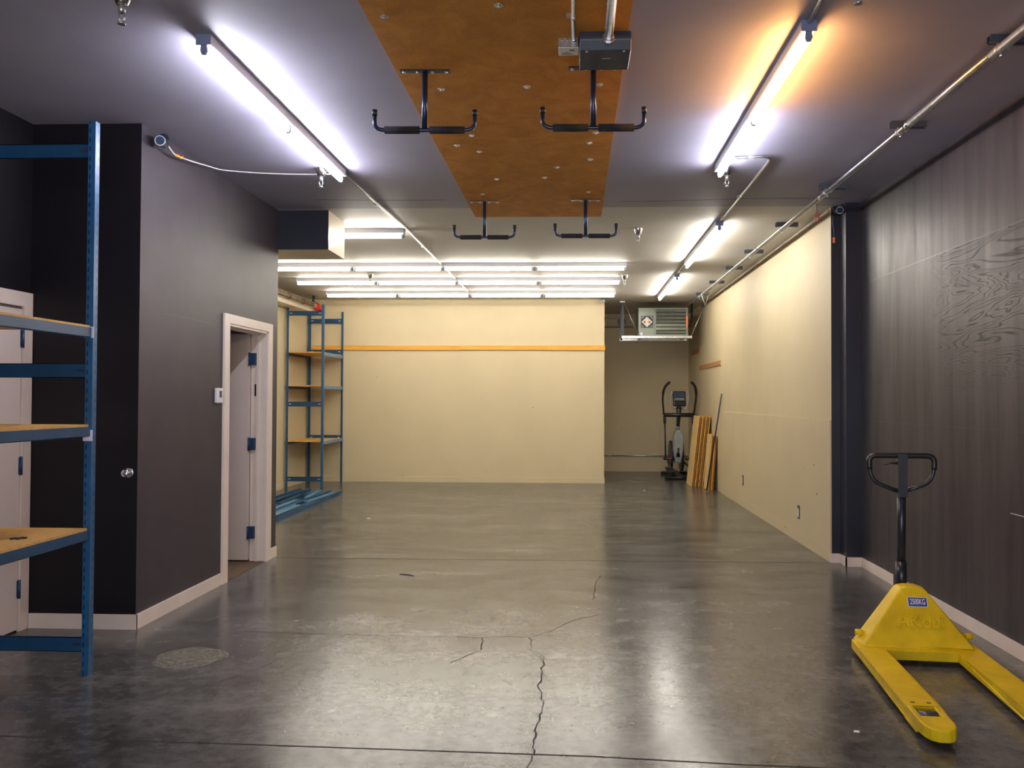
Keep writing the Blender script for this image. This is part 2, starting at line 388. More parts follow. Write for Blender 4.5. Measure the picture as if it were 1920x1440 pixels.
wd = struct(box(2.6, 2.75, -4.1, 7.62, 0, ZC).build('wall_right', M['dark_ply']), 'charcoal plywood right wall with wood grain', 'wall')
for a in ((2.5993,2.6002,-1,7.6,2.549,2.555), (2.5993,2.6002,-1,7.6,1.318,1.322), (2.5993,2.6002,7.105,7.111,2.555,3.12), (2.5993,2.6002,7.1,7.6,3.118,3.123), (2.5993,2.6002,4.66,4.665,.1,2.55)):
    MB().box(*a).build('panel_seam', M['dark_trim'], wd)
mb = MB()
for i in range(60):
    y = random.choice((4.7, 5.1, 5.5, 5.9, 6.3, 6.7, 7.1, 7.5)) + random.uniform(-.03, .03); z = random.uniform(1.5, 3.2)
    mb.box(2.5992, 2.6002, y, y+.010, z, z+.010)
mb.build('nail_mark', M['dark_trim'], wd)
MB().box(2.5990, 2.6003, 4.55, 5.05, .83, .834).build('scuff_mark', M['label_white'], wd)
struct(box(2.462, 2.75, 7.6, 7.95, 0, ZC).build('wall_pilaster', M['dark_trim']), 'black pilaster between the dark and beige right walls', 'wall')
struct(MB().box(-5.1, -2.8, -2.75, -2.6, 0, ZC).box(1.8, 2.75, -2.75, -2.6, 0, ZC).box(-2.8, 1.8, -2.75, -2.6, 2.71, ZC).build('wall_rear', M['black_wall']))  # rear wall out of view; its opening is added around the fill light
bmx = struct(box(-4.85, -2.355, 7.79, 8.34, 2.925, ZC).build('trim_2', [M['beige_trim'], M['dark_trim']]), 'boxed ceiling soffit, black front and off-white sides', 'soffit')
for p in bmx.data.polygons:
    if p.normal.y < -.9: p.material_index = 1
struct(box(2.365, 2.385, 7.8, 15.6, 3.245, 3.285).build('trim_3', M['tan']), 'brown timber strip along the top of the beige right wall', 'trim')
struct(box(-4.85, -4.62, 7.8, 14.86, 3.02, 3.085).build('trim_4', M['beige_trim']), 'beige ledge under the sprinkler pipe', 'trim')
# baseboards
BH = .095
struct(box(-2.84, -2.828, 5.268, 6.565, 0, BH).build('baseboard_left', M['white_trim']))
struct(box(-2.84, -2.828, 7.625, 7.79, 0, BH).build('baseboard_left_end', M['white_trim']))
struct(box(-3.545, -2.828, 5.266, 5.28, 0, BH).build('baseboard_left_return', M['white_trim']))
struct(box(2.588, 2.6, -4, 7.6, 0, .085).build('baseboard_right', M['white_trim']))
struct(MB().box(2.45, 2.6, 7.588, 7.6, 0, .085).box(2.45, 2.462, 7.588, 7.78, 0, .085).box(2.372, 2.462, 7.768, 7.78, 0, .085).build('baseboard_pilaster', M['white_trim']))
struct(box(-4.85, .545, 14.846, 14.86, 0, .1).build('baseboard_back', M['beige']))
struct(box(-4.85, -4.838, 7.8, 14.846, 0, .1).build('baseboard_left_far', M['beige']))

def marks(parent, pts, axis, d):
    mb = MB()
    for a, z in pts:
        w1, h1 = random.uniform(.004, .010), random.uniform(.004, .018)
        if axis == 'y': mb.box(a-w1, a+w1, d-.0012, d+.0003, z-h1*.4, z+h1*.4)
        else: mb.box(d-.0012, d+.0003, a-w1*1.6, a+w1*1.6, z-h1*.3, z+h1*.3)
    mb.build('scuff_mark', M['leaf'], parent)
marks(bpy.data.objects['wall_back'], [(-3.58,1.89), (-1.67,1.49), (-.74,1.35), (-2.0,1.02), (-1.58,.19), (-3.1,.12), (.38,.25), (-.9,2.6)], 'y', 14.86)
marks(bpy.data.objects['wall_alcove'], [(1.27,2.08), (1.94,1.83), (1.17,1.65), (1.66,1.50), (1.32,1.15), (1.54,.57), (2.2,1.3), (1.0,.9)], 'y', 17.4)
marks(wrl, [(10.36,1.25), (8.8,1.11), (8.2,.585), (9.73,1.16), (11.4,.69), (8.63,.80), (9.43,.07), (8.3,.86)], 'x', 2.372)

# open office door
d1 = bpy.data.objects.new('door_1', None); COL.objects.link(d1); d1.location = (-2.84, 7.1, 0)
struct(d1, 'open off-white office door with navy hinges, swung into the office', 'door')
def L(x, y, z=0): return (x+2.84, y-7.1, z)
mb = MB()
def lb(m, x0, x1, y0, y1, z0, z1): return m.box(x0+2.84, x1+2.84, y0-7.1, y1-7.1, z0, z1)
lb(mb, -2.84, -2.822, 6.565, 6.665, 0, 2.115); lb(mb, -2.84, -2.822, 7.525, 7.625, 0, 2.115); lb(mb, -2.84, -2.822, 6.565, 7.625, 2.115, 2.19)
lb(mb, -2.98, -2.832, 6.665, 6.685, 0, 2.115); lb(mb, -2.98, -2.832, 7.51, 7.53, 0, 2.115); lb(mb, -2.98, -2.832, 6.665, 7.53, 2.095, 2.115)
lb(mb, -2.925, -2.905, 6.685, 6.70, 0, 2.095); lb(mb, -2.925, -2.905, 7.495, 7.51, 0, 2.095); lb(mb, -2.925, -2.905, 6.685, 7.51, 2.08, 2.095)
mb.build('door_frame', M['white_trim'], d1)
mb = MB(); lb(mb, -3.80, -2.985, 7.475, 7.515, .02, 2.09); mb.build('door_leaf', M['white_door'], d1)
for z in (1.86, 1.08, .27):
    mb = MB(); lb(mb, -2.983, -2.93, 7.470, 7.508, z-.055, z+.055); mb.cyl(L(-2.982, 7.466, z-.06), L(-2.982, 7.466, z+.06), .008); mb.build('hinge', M['hinge'], d1)
mb = MB(); lb(mb, -2.945, -2.93, 7.504, 7.5095, 1.52, 1.63); mb.build('strike_plate', M['black_iron'], d1)

# closed door on the near left wall
d2 = bpy.data.objects.new('door_2', None); COL.objects.link(d2); d2.location = (-3.57, 4.75, 0)
struct(d2, 'closed off-white door behind the blue rack', 'door')
MB().box(0, .02, -.58, .525, 2.085, 2.18).box(0, .02, .44, .525, 0, 2.085).box(0, .02, -.58, -.495, 0, 2.085).build('door_frame', M['white_trim'], d2)
MB().box(0, .006, -.49, .435, .012, 2.08).build('door_leaf', M['white_door'], d2)
for z in (1.88, 1.06, .27):
    MB().box(.003, .010, .425, .455, z-.055, z+.055).cyl((.014, .44, z-.06), (.014, .44, z+.06), .009).build('hinge', M['hinge'], d2)
MB().box(.0065, .008, -.40, .435, 2.07, 2.076).build('door_gap', M['dark_gap'], d2)

# ------------------------------------------------------------------ fluorescent strip lights
GR = 'bare-lamp fluorescent strip lights on the ceiling'
LT = 2.42
def strip_light(loc, rz, label, mats):
    t = thing('strip_light', label, 'light', loc, rz, GR)           # runs along local x, centred, hung from z=0
    mb = MB().prism([(-LT/2,-.035,0),(-LT/2,.035,0),(-LT/2,.035,-.045),(-LT/2,.030,-.051),(-LT/2,-.030,-.051),(-LT/2,-.035,-.045)], (LT,0,0))
    mb.build('housing', M['housing'], t)
    for sx in (-1, 1):
        x = sx*LT/2
        MB().box(x-.004 if sx < 0 else x, x if sx < 0 else x+.004, -.037, .037, -.053, 0).build('end_cap', M['endcap'], t)
    for i, sx in enumerate((-1, 1)):
        x0, x1 = sorted((sx*.045, sx*(LT/2-.036)))
        MB().tube([(x0, 0, -.082), (x1, 0, -.082)], .0165, 14).build('lamp', mats[i], t)
    for x in (-LT/2+.008, LT/2-.008, -.008, .008):
        MB().prism([(x-.007,-.014,-.047),(x-.007,.014,-.047),(x-.007,.017,-.08),(x-.007,.010,-.098),(x-.007,-.010,-.098),(x-.007,-.017,-.08)], (.014,0,0)).build('socket', M['endcap'], t)
    return t
tb, trw, tcol, tw = M['tube_back'], M['tube_row'], M['tube_cool'], M['tube_warm']
strip_light((-1.84, 5.20, ZC), PI/2, 'strip light on the left of the brown ceiling panel, with cool lamps', (tcol, tcol))
strip_light((1.105, 5.14, ZC), PI/2, 'strip light right of the brown ceiling panel, near lamp tinted orange', (tw, tcol))
strip_light((1.45, 9.54, ZC), PI/2, 'lengthwise strip light in the middle of the right-hand line, after the bent conduit', (tb, tb))
strip_light((1.455, 13.02, ZC), PI/2, 'farthest lengthwise strip light, just before the unit heater', (tb, tb))
strip_light((-3.015, 8.66, ZC), 0, 'crosswise strip light half hidden behind the black-fronted ceiling soffit', (tb, tb))
for (y, nm) in ((10.87, 'nearest'), (12.20, 'middle'), (13.70, 'rearmost')):
    strip_light((-.53, y, ZC), 0, f'right-hand strip light of the {nm} of the three full crosswise rows', (trw, trw))
    strip_light((-2.955, y, ZC), 0, f'left-hand strip light of the {nm} of the three full crosswise rows', (trw, trw))

# ------------------------------------------------------------------ plywood sheets on the ceiling with washers
def sheet(y0, y1, label, pts):
    t = thing('ceiling_panel', label, 'panel', (-.36, (y0+y1)/2, ZC), 0, 'brown board sheets on the ceiling')
    h = (y1-y0)/2
    MB().box(-.615, .615, -h+.0015, h-.0015, -.016, 0).build('board', M['ply'], t)
    for x, y in pts:
        if not (y0 < y < y1): continue
        lx, ly = x+.36, y-(y0+y1)/2
        MB().cyl((lx, ly, -.0165), (lx, ly, -.020), .021, 16).cyl((lx, ly, -.020), (lx, ly, -.027), .009, 6).build('washer', M['zinc'], t)
W = [(-.892,3.79),(-.348,3.698),(-.276,4.677),(-.77,4.70),(.136,4.658),(-.70,5.53),(-.83,5.753),(-.69,5.90),(.098,5.719),(.113,6.115),(-.636,6.646),(-.245,6.608),(-.80,7.129),(.114,7.078),(.16,3.70),(.137,5.501),(-.14,6.32)]
sheet(3.17, 5.61, 'nearer brown board sheet on the ceiling, above the front pair of hangers', W)
sheet(5.61, 8.05, 'farther brown board sheet on the ceiling, ending above the back pair of hangers', W)
ZP = ZC-.016

# overhead T hangers
def hanger():
    t = thing('ceiling_hanger', '', 'hanger', (0,0,0), 0, 'T-shaped padded hangers under the brown board')
    MB().box(-.135, .135, -.02, .02, -.005, 0).build('mounting_plate', M['hanger'], t)
    for x in (-.115, -.04, .04, .115): MB().cyl((x, 0, -.005), (x, 0, -.014), .010, 6).build('bolt', M['zinc'], t)
    MB().tube([(0,0,-.004), (0,0,-.318)], .0155, 14).build('post', M['hanger'], t)
    pts = rounded([(-.262,0,-.235), (-.275,0,-.26), (-.255,0,-.325), (.255,0,-.325), (.275,0,-.26), (.262,0,-.235)], .05)
    MB().tube(rounded([(-.272,0,-.24), (-.272,0,-.325), (.272,0,-.325), (.272,0,-.24)], .055, 6), .011, 10).build('arm', M['hanger'], t)
    for sx in (-1, 1):
        a, b = sorted((sx*.028, sx*.205)); MB().tube([(a,0,-.325), (b+.012 if sx > 0 else b,0,-.325)] if sx > 0 else [(a-.012,0,-.325), (b,0,-.325)], .0205, 14).build('foam_sleeve', M['foam'], t)
        MB().tube([(sx*.272,0,-.247), (sx*.272,0,-.215)], .0145, 12).build('tip_cap', M['black'], t)
    return t
h0 = hanger()
for i, (x, y, rz, lab) in enumerate(((-.817, 4.433, .03, 'T-shaped padded ceiling hanger in the front pair, on the left edge of the brown board'),
        (.097, 4.42, .02, 'T-shaped padded ceiling hanger in the front pair, behind the dark grey metal box'),
        (-.815, 7.40, .02, 'T-shaped padded ceiling hanger in the back pair, on the left'),
        (.095, 7.36, .02, 'T-shaped padded ceiling hanger in the back pair, on the right'))):
    o = h0 if i == 0 else copy_tree(h0)
    o.location = (x, y, ZP); o.rotation_euler = (0,0,rz); o['label'] = lab

# dark metal box with pipe, small junction box with conduit
t = thing('control_box', 'dark grey sheet metal box under the brown ceiling board, with a fat pipe into it', 'box', (.145, 3.97, ZP))
MB().prism([(-.125,.01,0),(-.125,0,-.03),(-.125,.0,-.045),(-.125,.025,-.088),(-.125,.265,-.088),(-.125,.28,0)], (.25,0,0)).bevel(.003, 1).build('housing', M['opener'], t)
for x in (-.09, .09): MB().cyl((x,.03,-.088), (x,.03,-.093), .006, 8).build('screw', M['zinc'], t)
MB().box(-.012, .028, .115, .125, -.0886, -.088).build('badge', M['zinc'], t)
t = thing('conduit_pipe', 'fat galvanised pipe running along the brown board into the dark grey box', 'pipe', (.16, 3.97, ZP-.040))
MB().tube([(0,0,0), (0,-3.4,0)], .021, 16).build('pipe', M['galv'], t)
MB().tube([(0,-.012,0), (0,0.0,0)], .030, 16).tube([(0,-.03,0),(0,-.012,0)], .025, 6).build('connector', M['chrome'], t)
t = thing('junction_box', 'small galvanised junction box with a pale label, left of the dark grey box', 'box', (-.034, 4.04, ZP))
MB().box(-.049, .049, 0, .10, -.048, 0).bevel(.003, 1).build('housing', M['galv'], t)
MB().box(-.05, .05, .002, .098, -.0505, -.0482).bevel(.001, 1).build('cover_plate', M['cream_badge'], t)
mb = MB()
for y, x0, x1 in ((.080,-.035,.02), (.068,-.035,.01), (.055,-.015,.0)): mb.box(x0, x1, y, y+.004, -.0512, -.0505)
mb.box(.005, .030, .03, .042, -.0512, -.0505); mb.build('printed_lines', M['black'], t)
for x in (-.032, -.005): MB().cyl((x, 0, -.01), (x, -.003, -.01), .007, 10).build('knockout', M['chrome'], t)
t = thing('conduit_pipe', 'thin galvanised conduit running along the brown board into the small junction box', 'pipe', (-.010, 4.037, ZP-.022))
MB().tube([(0,0,0), (0,-3.4,0)], .0095, 12).build('pipe', M['galv'], t)
MB().tube([(0,-.02,0), (0,-.002,0)], .014, 8).build('connector', M['chrome'], t)
MB().box(-.032, -.004, -.255, -.235, .005, .020).tube([(0,-.256,0), (0,-.234,0)], .0115, 12).build('strap', M['zinc'], t)

# ------------------------------------------------------------------ ceiling conduits
def conduit(label, pts, r, clips, loc, cname='strap'):
    t = thing('conduit_pipe', label, 'pipe', loc)
    MB().tube([Vector(p)-Vector(loc) for p in pts], r, 10).build('pipe', M['galv'], t)
    for c in clips:
        c = Vector(c)-Vector(loc); MB().box(c.x-.028, c.x+.014, c.y-.010, c.y+.010, c.z-r*1.25, c.z+r*1.2).build(cname, M['zinc'], t)
    return t
zc = ZC-.012
conduit('conduit from the left strip light back across the crosswise lights', [(-1.84,6.41,zc), (-1.82,7.2,zc), (-1.775,8.5,zc), (-1.765,10.82,zc-.006)], .0095, [(-1.815,7.5,zc), (-1.77,9.6,zc)], (-1.8,6.41,zc))
conduit('short conduit between the nearest and middle crosswise light rows', [(-1.765,10.92,zc), (-1.77,12.15,zc)], .0095, [], (-1.765,10.92,zc))
conduit('short conduit between the middle and rearmost crosswise light rows', [(-1.77,12.25,zc), (-1.77,13.65,zc)], .0095, [], (-1.77,12.25,zc))
conduit('bent conduit from the orange-tinted strip light to the one behind it', [(1.135,6.13,zc), (1.18,6.125,zc)] + bez((1.36,6.10,zc), (1.445,6.09,zc), (1.448,6.24,zc)) + [(1.453,8.32,zc)], .0095, [(1.30,6.11,zc), (1.45,7.3,zc), (1.452,8.1,zc)], (1.135,6.13,zc))
conduit('short conduit linking the last two lengthwise strip lights', [(1.452,10.76,zc), (1.455,11.80,zc)], .0095, [(1.454,11.4,zc)], (1.45,10.76,zc))
conduit('conduit running forward from the near end of the orange-tinted strip light', [(1.105,3.92,zc), (1.08,3.5,zc), (1.05,.5,zc)], .0095, [], (1.105,3.92,zc))
# the long right-hand run on strut channel
ys = (4.13, 5.39, 6.94, 8.44, 9.97, 11.2, 12.55, 13.95)
G2 = 'strut channel brackets under the right-hand conduit run'
WHERE = ['nearest the camera', 'second from the camera', 'third from the camera', 'fourth from the camera', 'fifth from the camera', 'sixth from the camera', 'second from the heater', 'closest to the heater']
for y, wh in zip(ys, WHERE):
    t = thing('strut_bracket', 'steel channel bracket on the right-hand conduit, ' + wh, 'bracket', (2.085, y, ZC), 0, G2)
    MB().prism([(-.05,-.0205,0),(-.05,.0205,0),(-.05,.0205,-.041),(-.05,.010,-.041),(-.05,.010,-.035),(-.05,.017,-.035),(-.05,.017,-.004),(-.05,-.017,-.004),(-.05,-.017,-.035),(-.05,-.010,-.035),(-.05,-.010,-.041),(-.05,-.0205,-.041)], (.22,0,0)).build('channel', M['opener'], t)
    MB().tube([(0,-.012,-.066), (0,.012,-.066)], .0225, 14).box(-.007, .007, -.012, .012, -.046, -.036).build('clamp', M['zinc'], t)
    MB().tube([(.045,-.010,-.055), (.045,.010,-.055)], .0135, 12).build('clamp', M['zinc'], t)
    MB().cyl((.012,0,-.085), (.012,0,-.105), .006, 8).build('bolt', M['chrome'], t)
t = thing('conduit_run', 'long galvanised conduit hung under the right side of the ceiling up to the heater', 'pipe', (2.085, .5, ZC-.066))
MB().tube([(0,0,0), (0,3.7,0)], .021, 14).tube([(0,3.7,0), (0,4.75,0)], .0195, 14).build('thick_section', M['galv'], t)
MB().tube([(0,4.75,0), (0,14.9,0)], .0135, 12).build('thin_section', M['galv'], t)
for y in (4.75, 6.6, 9.0, 11.8): MB().tube([(0,y-.03,0), (0,y+.03,0)], .0235 if y < 5 else .018, 12).build('coupling', M['chrome'], t)
tag(MB().tube([(.045,.5,0), (.045,8.1,0), (.047,15.0,0)], .0085, 10).build('conduit_pipe', M['galv'], None, (2.085, 0, ZC-.055)), 'thinner conduit running beside the long right-hand conduit', 'pipe')
t = thing('hanging_cable_end', 'thin loose wires with red tips dangling from the right-hand conduit', 'cable', (2.13, 7.35, 3.20))
MB().tube([(0,0,.04), (.004,0,-.05)], .0025, 6).build('wire', M['black'], t)
for x in (-.012, .014): MB().tube([(x*.3,0,-.045), (x,0,-.085), (x,0,-.115)], [.002,.006,.005], 8).build('tip', M['red'], t)
t = thing('hanging_strap', 'pale looped strap hanging beside the conduit in front of the heater', 'strap', (2.105, 13.6, 3.236))
MB().tube([(-.035,0,0), (.03,0,-.19), (.09,0,.0), (.0,0,.012), (-.035,0,0)], .006, 8).build('loop', M['cable'], t)

# ------------------------------------------------------------------ sprinklers
def sprinkler():
    t = thing('ceiling_sprinkler', '', 'sprinkler', (0,0,0), 0, 'pendent sprinkler heads on the ceiling')
    MB().tube([(0,0,0), (0,0,-.004), (0,0,-.06), (0,0,-.065)], [.048,.048,.026,.02], 20).build('escutcheon', M['chrome'], t)
    MB().tube([(0,0,-.06), (0,0,-.085), (0,0,-.10)], [.016,.016,.012], 12).build('nozzle', M['zinc'], t)
    MB().tube([(.010,0,-.095), (.014,0,-.118), (.003,0,-.142)], .004, 8).tube([(-.010,0,-.095), (-.014,0,-.118), (-.003,0,-.142)], .004, 8).build('frame', M['zinc'], t)
    MB().cyl((0,0,-.142), (0,0,-.150), .017, 12).build('deflector', M['zinc'], t)
    return t
s0 = sprinkler()
for i, (x, y, lab) in enumerate(((-2.005,3.547,'chrome sprinkler head at the top left, nearest the blue rack'), (-1.985,6.36,'sprinkler head at the far end of the left strip light'),
      (1.175,6.42,'sprinkler head at the far end of the orange-tinted strip light'), (.665,8.70,'sprinkler head alone on the pale ceiling, right of the back hangers'),
      (1.175,3.462,'sprinkler head at the top edge, right of the orange-tinted strip light'), (-2.95,11.78,'sprinkler head before the left half of the middle crosswise light row'), (.72,11.95,'sprinkler head at the right end of the middle crosswise light row'))):
    o = s0 if i == 0 else copy_tree(s0)
    o.location = (x, y, ZC); o['label'] = lab

# ------------------------------------------------------------------ security cameras and cables
def seccam(loc, rz, label, sc=1.0, tilt=0):
    t = thing('security_camera', label, 'camera', loc, rz); t.scale = (sc, sc, sc)
    MB().cyl((0,.05,.03), (0,.035,.03), .035, 18).tube([(0,.04,.03), (0,.02,.02), (0,.0,.0)], .012, 10).build('mount', M['black_iron'], t)
    MB().tube([(0,.045,-.0), (0,-.045,-.012), (0,-.055,-.013)], [.034,.034,.032], 20).build('body', M['black_iron'], t)
    MB().tube([(0,-.055,-.013), (0,-.060,-.0135)], .029, 20).build('lens', M['ell_screen'], t)
    MB().tube([(.0315*math.cos(a), -.058, -.013+.0315*math.sin(a)) for a in [2*PI*k/24 for k in range(25)]], .0028, 6, False).build('ring', M['white_plastic'], t)
    return t
seccam((-2.775, 5.42, 3.225), .25, 'small black camera at the top corner of the dark office wall', 1.0)
t = seccam((2.425, 7.70, 3.255), 0, 'small round camera at the top of the black pilaster', 1.0)
MB().tube([(-.022,.075,-.03), (-.028,.072,-.10), (-.018,.072,-.17), (-.012,.072,-.24)], .003, 6).build('cable', M['endcap'], t)
MB().box(-.028, -.008, .062, .074, -.29, -.24).build('connector', M['orange'], t)
seccam((.51, 14.79, 3.262), 0, 'small dark camera at the top right corner of the back wall', .9)
t = thing('camera_cable', 'white cable sagging from the corner camera to the left strip light', 'cable', (-2.76, 5.46, 3.23))
o0 = Vector((-2.76, 5.46, 3.23))
cp = [(-2.77,5.50,3.215), (-2.775,5.59,3.190), (-2.775,5.69,3.196), (-2.775,5.83,3.212), (-2.765,6.10,3.25), (-2.73,6.3,3.275), (-2.5,6.42,3.284), (-2.2,6.45,3.280), (-1.95,6.45,3.280), (-1.86,6.44,3.275)]
def smooth(pts, n=5):
    P = [Vector(p) for p in pts]; out = []
    for i in range(len(P)-1):
        a, b, c, d = P[max(i-1,0)], P[i], P[i+1], P[min(i+2,len(P)-1)]
        for k in range(n):
            u = k/n; out.append(.5*((2*b)+(c-a)*u+(2*a-5*b+4*c-d)*u*u+(3*b-a-3*c+d)*u**3))
    return out+[P[-1]]
cs = [p-o0 for p in smooth(cp)]
MB().tube(cs, .0045, 8).build('wire', M['cable'], t)
MB().tube([cs[6]+Vector((.004,0,-.003)), cs[7]+Vector((.004,0,-.003))], .008, 8).tube([cs[9]+Vector((.004,0,-.003)), cs[10]+Vector((.004,0,-.003))], .008, 8).build('plug', M['yellow_plastic'], t)
MB().tube([cs[7]+Vector((.004,0,.010)), cs[8]+Vector((.004,0,.008))], .006, 8).tube([cs[10]+Vector((.004,0,.008)), cs[11]+Vector((.004,0,.008))], .006, 8).build('plug', M['red'], t)

# thermostat, knob, outlets
t = thing('thermostat', 'small white thermostat on the dark wall beside the open doorway', 'thermostat', (-2.84, 6.47, 1.52))
MB().box(0, .028, -.055, .055, -.06, .06).bevel(.008, 3).build('case', M['white_plastic'], t)
MB().box(.0275, .0295, -.02, .022, -.015, .038).build('display', M['opener'], t)
t = thing('door_knob', 'round chrome knob on the black end wall near its corner', 'knob', (-2.895, 5.28, 1.012))
MB().tube([(0,0,0), (0,-.006,0), (0,-.008,0)], [.032,.032,.028], 24).build('rose', M['chrome'], t)
MB().tube([(0,-.006,0), (0,-.028,0), (0,-.034,0), (0,-.050,0), (0,-.060,0), (0,-.062,0)], [.011,.012,.022,.028,.022,.010], 24).build('knob', M['chrome'], t)
for y, z, lab in ((11.75, .375, 'open outlet slot low on the beige right wall, nearer the leaning boards'), (8.86, .32, 'outlet with white insert low on the beige right wall, nearer the black pilaster')):
    t = thing('wall_outlet', lab, 'outlet', (2.372, y, z), 0, 'outlets in the beige right wall')
    MB().box(-.004, 0, -.045, .045, -.07, .07).build('back_plate', M['black_iron'], t)
    if y < 10: MB().box(-.008, -.003, -.018, .032, -.05, .035).build('receptacle', M['label_white'], t)
    else: MB().box(-.007, -.003, .0, .038, -.045, .045).build('receptacle', M['beige_trim'], t)
    for zz in (-.05, .05): MB().cyl((-.004,-.01,zz), (-.008,-.01,zz), .005, 8).build('screw', M['zinc'], t)

# ------------------------------------------------------------------ boltless racks
def post_bm(h, fx=1, fy=1):          # L angle, flanges along +x*fx and +y*fy from the corner
    wv, th = .040, .0035
    pts = [(0,0,0), (wv*fx,0,0), (wv*fx,th*fy,0), (th*fx,th*fy,0), (th*fx,wv*fy,0), (0,wv*fy,0)]
    return MB().prism(pts, (0,0,h))
def tie_bm(x0, x1, y, z, h=.078):
    mb = MB().box(x0, x1, y, y+.003, z-h/2, z+h/2).box(x0, x1, y, y+.012, z+h/2-.003, z+h/2).box(x0, x1, y, y+.012, z-h/2, z-h/2+.003)
    return mb
def slots(x0, x1, y, z): return MB().box(x0+.045, x0+.085, y-.0012, y, z-.004, z+.006).box(x1-.085, x1-.045, y-.0012, y, z-.004, z+.006)
def beam_bm(x, y0, y1, zt, side):    # step beam along y, outer face at x, lip towards side
    return MB().prism([(x,y0,zt), (x,y0,zt-.05), (x+side*.006,y0,zt-.055), (x+side*.022,y0,zt-.055), (x+side*.022,y0,zt-.012), (x+side*.006,y0,zt-.012), (x+side*.006,y0,zt)], (0,y1-y0,0))
def rack(name, label, loc, wx, ly, H, shelves, front_ties, back_ties, slotcol, labels=()):
    """corner posts at (0,0) (wx,0) (0,ly) (wx,ly); local y runs along the shelves"""
    t = thing(name, label, 'shelving rack', loc, 0, 'blue boltless shelving racks')
    for (x, y, fx, fy) in ((0,0,1,1), (wx,0,-1,1), (0,ly,1,-1), (wx,ly,-1,-1)):
        post_bm(H, fx, fy).build('post', M['post'], t, (x, y, 0))
    for ties, yy in ((front_ties, .006), (back_ties, ly-.020)):
        for z in ties:
            o = tie_bm(.004, wx-.004, yy, z).build('tie_plate', M['blue'], t)
            slots(.004, wx-.004, yy, z).build('slot', slotcol, o)
    for z in shelves:
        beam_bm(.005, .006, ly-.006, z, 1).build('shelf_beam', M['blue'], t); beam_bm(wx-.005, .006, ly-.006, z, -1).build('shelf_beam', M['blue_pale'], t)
        MB().box(.014, wx-.014, .012, ly-.012, z-.011, z+.006).build('shelf_board', M['chip'], t)
    for z in labels:
        MB().box(wx-.050, wx+.004, -.003, -.0005, z-.030, z+.030).build('label', M['label'], t)
    return t
# far rack in the back left corner
fr = rack('shelving_rack', 'tall blue rack with three board shelves standing in the far left corner', (-4.82, 13.64, 0), .635, 1.17, 3.07, (.785, 1.715, 2.275), (.155, 1.405, 2.925), (.80, 2.345, 2.905), M['label_white'])
# near rack, its far end frame faces the camera; shelves run towards the camera
t = thing('shelving_rack', 'tall blue rack cut off by the left edge, with three board shelves', 'shelving rack', (-2.615, 4.385, 0), 0, 'blue boltless shelving racks')
WX, LY, HH = .64, 2.44, 3.01
for (x, y, fx, fy) in ((0,0,-1,1), (-WX,0,1,1), (0,-LY,-1,1), (-WX,-LY,1,1)):
    post_bm(HH, fx, fy).build('post', M['post'], t, (x, y, 0))
for yy in (.006, -LY+.006):
    for z in (2.848, 1.647, .165):
        o = tie_bm(-WX+.004, -.004, yy, z).build('tie_plate', M['blue'], t)
        slots(-WX+.004, -.004, yy, z).build('slot', M['dark_gap'], o)
for z in (1.880, 1.343, .783):
    beam_bm(-WX+.005, -LY+.042, -.002, z, 1).build('shelf_beam', M['blue'], t)
    beam_bm(-.006, -LY+.042, -.002, z, -1).build('shelf_beam', M['blue'], t)
    MB().box(-WX+.014, -.014, -LY+.044, -.006, z-.011, z+.012).build('shelf_board', M['chip'], t)
for z in (1.855, 1.295): MB().box(-.046, .006, -.004, -.0006, z-.030, z+.030).build('label', M['label'], t)
t = thing('metal_clip', 'small bent metal clip lying on the lowest shelf of the left rack', 'clip', (-2.755, 4.01, .796), .4)
MB().tube(rounded([(-.035,0,.004), (-.02,.02,.004), (.02,.018,.004), (.035,-.005,.006)], .012), .0045, 8).build('bent_rod', M['black_iron'], t)
MB().cyl((.0,.0,.001), (.0,.0,.010), .011, 10).build('nut', M['black_iron'], t)

# dismantled rack parts on the floor
GP = 'dismantled blue rack uprights on the floor'
def upright(x, y, z, rz, ln, flip, label):
    o = MB().prism([(0,0,0), (.046,0,0), (.046,0,.004), (.004,0,.004), (.004,0,.046), (0,0,.046)] if not flip else [(0,0,0), (0,0,.046), (-.004,0,.046), (-.004,0,.004), (-.046,0,.004), (-.046,0,0)], (0,ln,0)).build('rack_upright', M['blue_pale'] if flip else M['blue'], None, (x, y, z))
    o.rotation_euler = (0,0,rz); return tag(o, label, 'rack part', GP)
ups = [(-3.60-.1*i+(.023 if i % 2 else -.023), 9.95+.05*i, 0.0, (.018, .012, .016, .010, .014, .008, .012, .004, .008)[i], 3.0, i % 2) for i in range(9)]
ORD = ['lying outermost, towards the open floor', 'second from the open floor', 'third from the open floor', 'fourth from the open floor', 'in the middle of the pile', 'fourth from the left wall', 'third from the left wall', 'second from the left wall', 'closest to the left wall']
for u, wh in zip(ups, ORD): upright(*u, 'long blue upright on the floor, ' + wh)
GT = 'flat blue tie plates lying on the uprights'
def plate(x, y, z, rz, ln, wdt, mat, label, tilt=0):
    t = thing('rack_plate', label, 'rack part', (x, y, z), rz, GT)
    t.rotation_euler = (0, tilt, rz)
    MB().box(-wdt/2, wdt/2, 0, ln, 0, .004).box(-wdt/2, -wdt/2+.004, 0, ln, 0, .016).box(wdt/2-.004, wdt/2, 0, ln, 0, .016).build('plate', mat, t)
    for y2 in (.03, ln-.03):
        for x2 in (-wdt*.28, wdt*.28): MB().cyl((x2, y2, .0042), (x2, y2, .0050), .008, 10).build('hole', M['dark_gap'], t)
plate(-3.72, 9.98, .048, .02, 1.2, .125, M['blue_pale'], 'wide pale blue plate on top of the uprights, nearest the camera')
